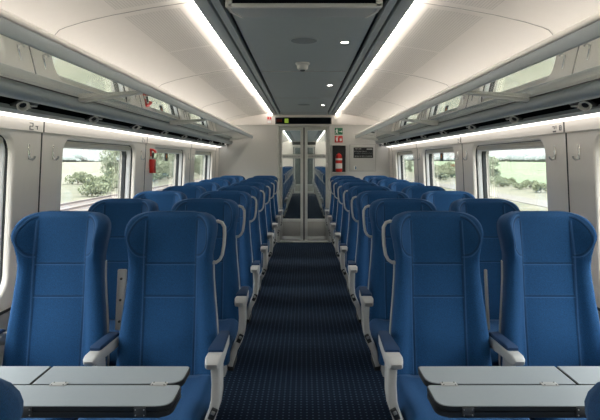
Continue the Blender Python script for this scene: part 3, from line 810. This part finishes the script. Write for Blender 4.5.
# ------------------------------------------------------------------ wall fittings
for s in (-1, 1):
    for k, Y in enumerate((3.04, 5.04, 7.04)):
        for j, dy in enumerate((-.14, .14)):
            x = wx(1.5)
            t = thing('coat_hook', 'chrome coat hook %s the %s wall joint from the table, %s' % ('before' if j == 0 else 'past', ORD[k], SIDE[s]), 'coat hook', (s*x, Y+dy, 1.47), group='coat hooks on the window pillars')
            b = MB(); b.box((-s*.003, 0, .025), (.006, .018, .085), M['chrome'], .0025); b.build('back_plate', t)
            b = MB(); b.tube([(-s*.004, 0, .002), (-s*.010, 0, -.014), (-s*.022, 0, -.017), (-s*.032, 0, -.010), (-s*.036, 0, .002)], [.006, .007, .007, .006, .0065], M['steel']); b.build('hook', t)
    # number stickers on the header: thin plates of ink
    for k, Y in enumerate((2.90, 4.90)) if s < 0 else enumerate((3.13, 5.10)):
        x = wx(1.635)-.0108
        t = thing('seat_number_sticker', 'small grey seat number printed on the header, %s joint, %s' % (ORD[k], SIDE[s]), 'sticker', (s*x, Y, 1.635), group='printed seat numbers above the windows')
        b = MB(); S = -s
        def bar(u, z, w, h): b.box((0, S*-u*1.3, z*.72), (.0012, w*1.3, h*.72), M['ink'])
        if s < 0:   # a 2 and a small pictogram
            for u, z, w, h in ((0, .024, .030, .006), (.013, .014, .006, .02), (0, .0, .028, .006), (-.012, -.012, .006, .022), (0, -.024, .034, .006), (.045, .004, .022, .006), (.05, -.01, .006, .022)): bar(-u, z, w, h)
        else:
            for u, z, w, h in ((-.03, .02, .022, .006), (-.022, .01, .006, .022), (-.005, .014, .006, .026), (-.02, -.022, .03, .012), (.035, .022, .018, .005), (.028, .004, .005, .034), (.043, .004, .005, .034), (.035, .004, .018, .005), (.035, -.014, .018, .005)): bar(-u, z, w, h)
        b.build('printed_digit', t)
    # dark tag on the third window
    t = thing('window_tag', 'small dark tag with an orange mark at the window top, '+SIDE[s], 'sticker', (s*(wx(1.49)+.082), 6.12, 1.487))
    b = MB(); b.box((0, 0, 0), (.006, .135, .10), M['niche'], .002); b.build('tag_plate', t)
    b = MB(); b.lathe([(.022, 0), (.022, -s*.002)], (-s*.003, 0, .006), M['orange'], 14, 'x'); b.build('orange_mark', t)
t = thing('emergency_hammer_box', 'red emergency hammer holder on the window pillar', 'emergency hammer', (-wx(1.42), 5.20, 1.42))
b = MB(); b.box((.026, 0, -.03), (.05, .06, .135), M['red'], .006); b.build('holder', t)
b = MB(); b.tube([(.03, 0, .03), (.03, 0, .10)], .009, M['black']); b.build('hammer_shaft', t)
b = MB(); b.sweep([(.004, 0, .135), (.03, 0, .132), (.052, 0, .118), (.060, 0, .10)], (0, 1, 0), rrect(.028, .010, .005, 3), M['red']); b.box((.008, 0, .10), (.014, .05, .07), M['red'], .004); b.build('hammer_head', t)

# ------------------------------------------------------------------ outside
GZ = -1.30
def flat(name, x0, x1, y0, y1, z, m, label, cat):
    b = MB(); b.box(((x0+x1)/2, (y0+y1)/2, z-.02), (x1-x0, y1-y0, .04), m)
    return struct(b, name, label, cat)
flat('ground', -900, 900, -300, 1500, GZ, M['grass'], 'dry grassland outside the train', 'ground')
flat('field', -320, -27, -200, 1400, GZ+.03, M['straw'], 'pale stubble field beyond the railway track', 'field')
flat('field', 24, 57, -200, 1400, GZ+.03, M['green'], 'green crop field nearer the train', 'field')
flat('field', 62, 330, -200, 1400, GZ+.03, M['green'], 'green crop field beyond the pale verge', 'field')
flat('path', 14, 16.2, -100, 600, GZ+.03, M['path'], 'pale gravel path outside, extinguisher side', 'path')
t = thing('railway_track', 'neighbouring railway track on grey ballast outside the window', 'railway track', (-12.2, 0, GZ))
b = MB(); b.prism([(-2.0, .0), (-1.4, .25), (1.4, .25), (2.0, .0)], 'y', -100, 600, M['gravel']); b.build('ballast_bed', t)
for x in (-.75, .75):
    b = MB(); b.prism([(x-.07, .25), (x-.06, .28), (x-.015, .30), (x-.015, .38), (x-.036, .385), (x-.036, .42), (x+.036, .42), (x+.036, .385), (x+.015, .38), (x+.015, .30), (x+.06, .28), (x+.07, .25)], 'y', -100, 600, M['railsteel']); b.build('rail', t)

def plant_mesh(seed, n, blobs, leaf, m, trunk):
    r = random.Random(seed); b = MB()
    if trunk:
        b.tube([(0, 0, 0), (.03, .02, trunk*.5), (.0, .05, trunk)], [.10, .07, .04], M['bark'], 7)
        for q in range(5):
            a = q*1.3; b.tube([(0, .02, trunk*.6), (.5*math.cos(a)*.6, .5*math.sin(a)*.6, trunk*.95), (.8*math.cos(a), .8*math.sin(a), trunk*1.2)], [.045, .03, .015], M['bark'], 5)
    vs, fs = [], []
    for i in range(n):
        c, rad = r.choice(blobs)
        while True:
            p = Vector((r.uniform(-1, 1), r.uniform(-1, 1), r.uniform(-1, 1)))
            if .35 < p.length < 1: break
        p = Vector((c[0]+p.x*rad[0], c[1]+p.y*rad[1], max(.03, c[2]+p.z*rad[2])))
        d = Euler((r.uniform(0, 6), r.uniform(0, 6), r.uniform(0, 6))).to_matrix(); L = leaf*r.uniform(.6, 1.3)
        k = len(vs)
        vs += [p+d @ Vector(q) for q in ((-L*.5, 0, 0), (0, -L*.35, L*.08), (L*.6, 0, 0), (0, L*.35, L*.08))]
        fs.append((k, k+1, k+2, k+3))
    b.faces(vs, fs, m)
    return b
def blobs(seed, n, R, h0, h1, rr):
    r = random.Random(seed); out = []
    for i in range(n):
        a, q = r.uniform(0, 2*PI), R*math.sqrt(r.random())
        z = r.uniform(h0, h1); f = r.uniform(.7, 1.2)
        out.append(((q*math.cos(a), q*math.sin(a), z), (rr*f, rr*f, rr*f*.85)))
    return out
def make_plant(kind):
    if kind == 'tree':
        t = thing('leafy_tree', '', 'tree')
        full = plant_mesh(3, 2600, blobs(5, 18, 1.0, .75, 4.0, .75), .22, M['leafA'], 0); full.build('crown', t)
        tr = MB(); tr.tube([(0, 0, 0), (.03, .02, 1.2), (0, .05, 2.4)], [.12, .09, .05], M['bark'], 8)
        for q in range(5):
            a = q*1.3; tr.tube([(0, .03, 1.3), (.3*math.cos(a), .3*math.sin(a), 2.1), (.6*math.cos(a), .6*math.sin(a), 3.0)], [.05, .035, .015], M['bark'], 5)
        tr.build('trunk', t)
    else:
        t = thing('bush', '', 'bush')
        plant_mesh(9, 1500, blobs(6, 9, .8, .3, .95, .5), .17, M['leafB'], 0).build('foliage', t)
        tr = MB()
        for q in range(4): tr.tube([(0, 0, 0), (.2*math.cos(q*1.6), .2*math.sin(q*1.6), .7)], [.03, .012], M['bark'], 5)
        tr.build('stem', t)
    return t
pl = {'tree': make_plant('tree'), 'bush': make_plant('bush')}; plused = set()
taken = []
def plant(kind, u, X, sc_, label, group, sz=None):
    """placed along one bearing from the carriage; steps outward (and grows) until clear of its neighbours"""
    o = pl[kind] if kind not in plused else copy_tree(pl[kind]); plused.add(kind)
    r0 = 1.95 if kind == 'tree' else 1.5
    sg = 1 if X > 0 else -1; X = abs(X); X0 = X
    while True:
        q = sc_*X/X0; Y = X*F/abs(u-CU); r = r0*q
        if all(math.hypot(X*sg-a, Y-b) > r+c for a, b, c in taken) and X-r > 14.4 and not (sg > 0 and X-r < 16.4 and False): break
        X += .4
    taken.append((X*sg, Y, r))
    o.location = (X*sg, Y, GZ+.01); o.rotation_euler = (0, 0, random.uniform(0, 6)); o.scale = (q, q, (sz or sc_)*X/X0)
    tag(o, label, kind, group)
W2, W3, W4 = 'large clear window', 'dark tag window', 'end wall window'
plant('tree', 112, -26, .95, 'taller leafy tree at the stubble edge, '+SIDE[-1], 'trees outside', 1.08)
plant('bush', 78, -25.5, 1.15, 'low round bush at the stubble edge, '+SIDE[-1], 'bushes outside')
plant('bush', 89, -26, .9, 'small bush between low round bush and taller tree, '+SIDE[-1], 'bushes outside')
for u, X, q in ((92, -15.2, .9), (101, -15.5, 1.05), (111, -15.6, 1.0), (121, -15.4, 1.2), (127, -15.2, 1.35)):
    plant('bush', u, X, q, 'trackside bush in the scrub outside the %s, %s' % (W2, SIDE[-1]), 'trackside scrub, hammer side')
for u, X, q in ((136, -19, .8), (145, -17, .8), (155, -17, 1.0), (161, -18, 1.05), (168, -17, 1.0), (175, -18, 1.1), (182, -17, 1.0)):
    plant('tree', u, X, q, 'leafy tree in the thicket outside the %s, %s' % (W3, SIDE[-1]), 'thicket trees, hammer side')
for u, X, q in ((150, -15, 1.3), (158, -15, 1.4), (166, -15, 1.3), (173, -15, 1.5), (180, -15, 1.3)):
    plant('bush', u, X, q, 'bush under the thicket outside the %s, %s' % (W3, SIDE[-1]), 'thicket bushes, hammer side')
for u, X, q in ((194, -19, .8), (200, -18, .8), (206, -18, .88), (212, -19, .8)):
    plant('tree', u, X, q, 'leafy tree outside the %s, %s' % (W4, SIDE[-1]), 'end window trees, hammer side')
plant('tree', 492, 21.5, .72, 'leafy tree before the green field, '+SIDE[1], 'trees outside', .72)
for u, X, q in ((500, 20, .6), (509, 20.5, .7), (519, 20, .6), (530, 20.5, .65), (541, 20, .7), (484, 19, .8)):
    plant('bush', u, X, q, 'low bush along the green field, '+SIDE[1], 'verge bushes, extinguisher side')
for u, X, q in ((428, 24, 1.5), (434, 22, 1.6), (440, 23, 1.5), (447, 22, 1.4), (454, 23, 1.6), (425, 19, 1.2), (443, 19, 1.1)):
    plant('bush', u, X, q, 'bush outside the %s, %s' % (W3, SIDE[1]), 'tag window bushes, extinguisher side')
for u, X, q in ((398, 24, .62), (404, 25, .66), (410, 24, .6), (430, 34, .7)):
    plant('tree', u, X, q, 'small tree outside the end windows, '+SIDE[1], 'end window trees, extinguisher side')
# far woods on the horizon: nobody could count these
for s in (-1, 1):
    r = random.Random(20+s); b = MB()
    y = 60
    while y < 2600:
        X = s*(330+r.uniform(-10, 10)); h = r.uniform(8, 13.5) if s > 0 else r.choice((3, 5, 9, 13, 5))
        w = r.uniform(6, 12)
        n = 7
        b.lathe([(w*.6, -1.3), (w, h*.3-1.3), (w*.95, h*.6-1.3), (w*.6, h*.9-1.3), (w*.1, h-1.3)], (X, y, 0), M['farleaf'], 7)
        y += w*(1.1 if s > 0 else 1.5)
    o = b.build('treeline'); tag(o, 'hazy distant woods along the horizon, '+SIDE[s], 'trees', kind='stuff')

# ------------------------------------------------------------------ daylight
w = bpy.data.worlds.new('overcast sky'); sc.world = w; w.use_nodes = True
nt = w.node_tree; nt.nodes.clear()
out = nt.nodes.new('ShaderNodeOutputWorld'); bg = nt.nodes.new('ShaderNodeBackground')
tc = nt.nodes.new('ShaderNodeTexCoord'); sp = nt.nodes.new('ShaderNodeSeparateXYZ')
ramp = nt.nodes.new('ShaderNodeValToRGB')
cr = ramp.color_ramp.elements
cr[0].position = 0; cr[0].color = (.098, .102, .10, 1)
cr[1].position = 1; cr[1].color = (1, 1, 1, 1)
for p_, c_ in ((.5, (.100, .1035, .101)), (.528, (.106, .109, .108)), (.60, (.55, .56, .56)), (.75, (.85, .86, .87))):
    e = cr.new(p_); e.color = (*c_, 1)
mp = nt.nodes.new('ShaderNodeMath'); mp.operation = 'MULTIPLY_ADD'; mp.inputs[1].default_value = .5; mp.inputs[2].default_value = .5
nt.links.new(tc.outputs['Generated'], sp.inputs[0]); nt.links.new(sp.outputs[2], mp.inputs[0]); nt.links.new(mp.outputs[0], ramp.inputs[0])
nt.links.new(ramp.outputs[0], bg.inputs[0]); nt.links.new(bg.outputs[0], out.inputs[0])
bg.inputs[1].default_value = 12.5

sc.view_settings.view_transform = 'Standard'; sc.view_settings.look = 'None'
sc.view_settings.exposure = 0.12; sc.view_settings.gamma = 1
sc.view_settings.use_curve_mapping = False
sc.cycles.use_denoising = True
sc.cycles.max_bounces = 10; sc.cycles.diffuse_bounces = 6; sc.cycles.glossy_bounces = 4; sc.cycles.transparent_max_bounces = 24
sc.cycles.sample_clamp_indirect = 6
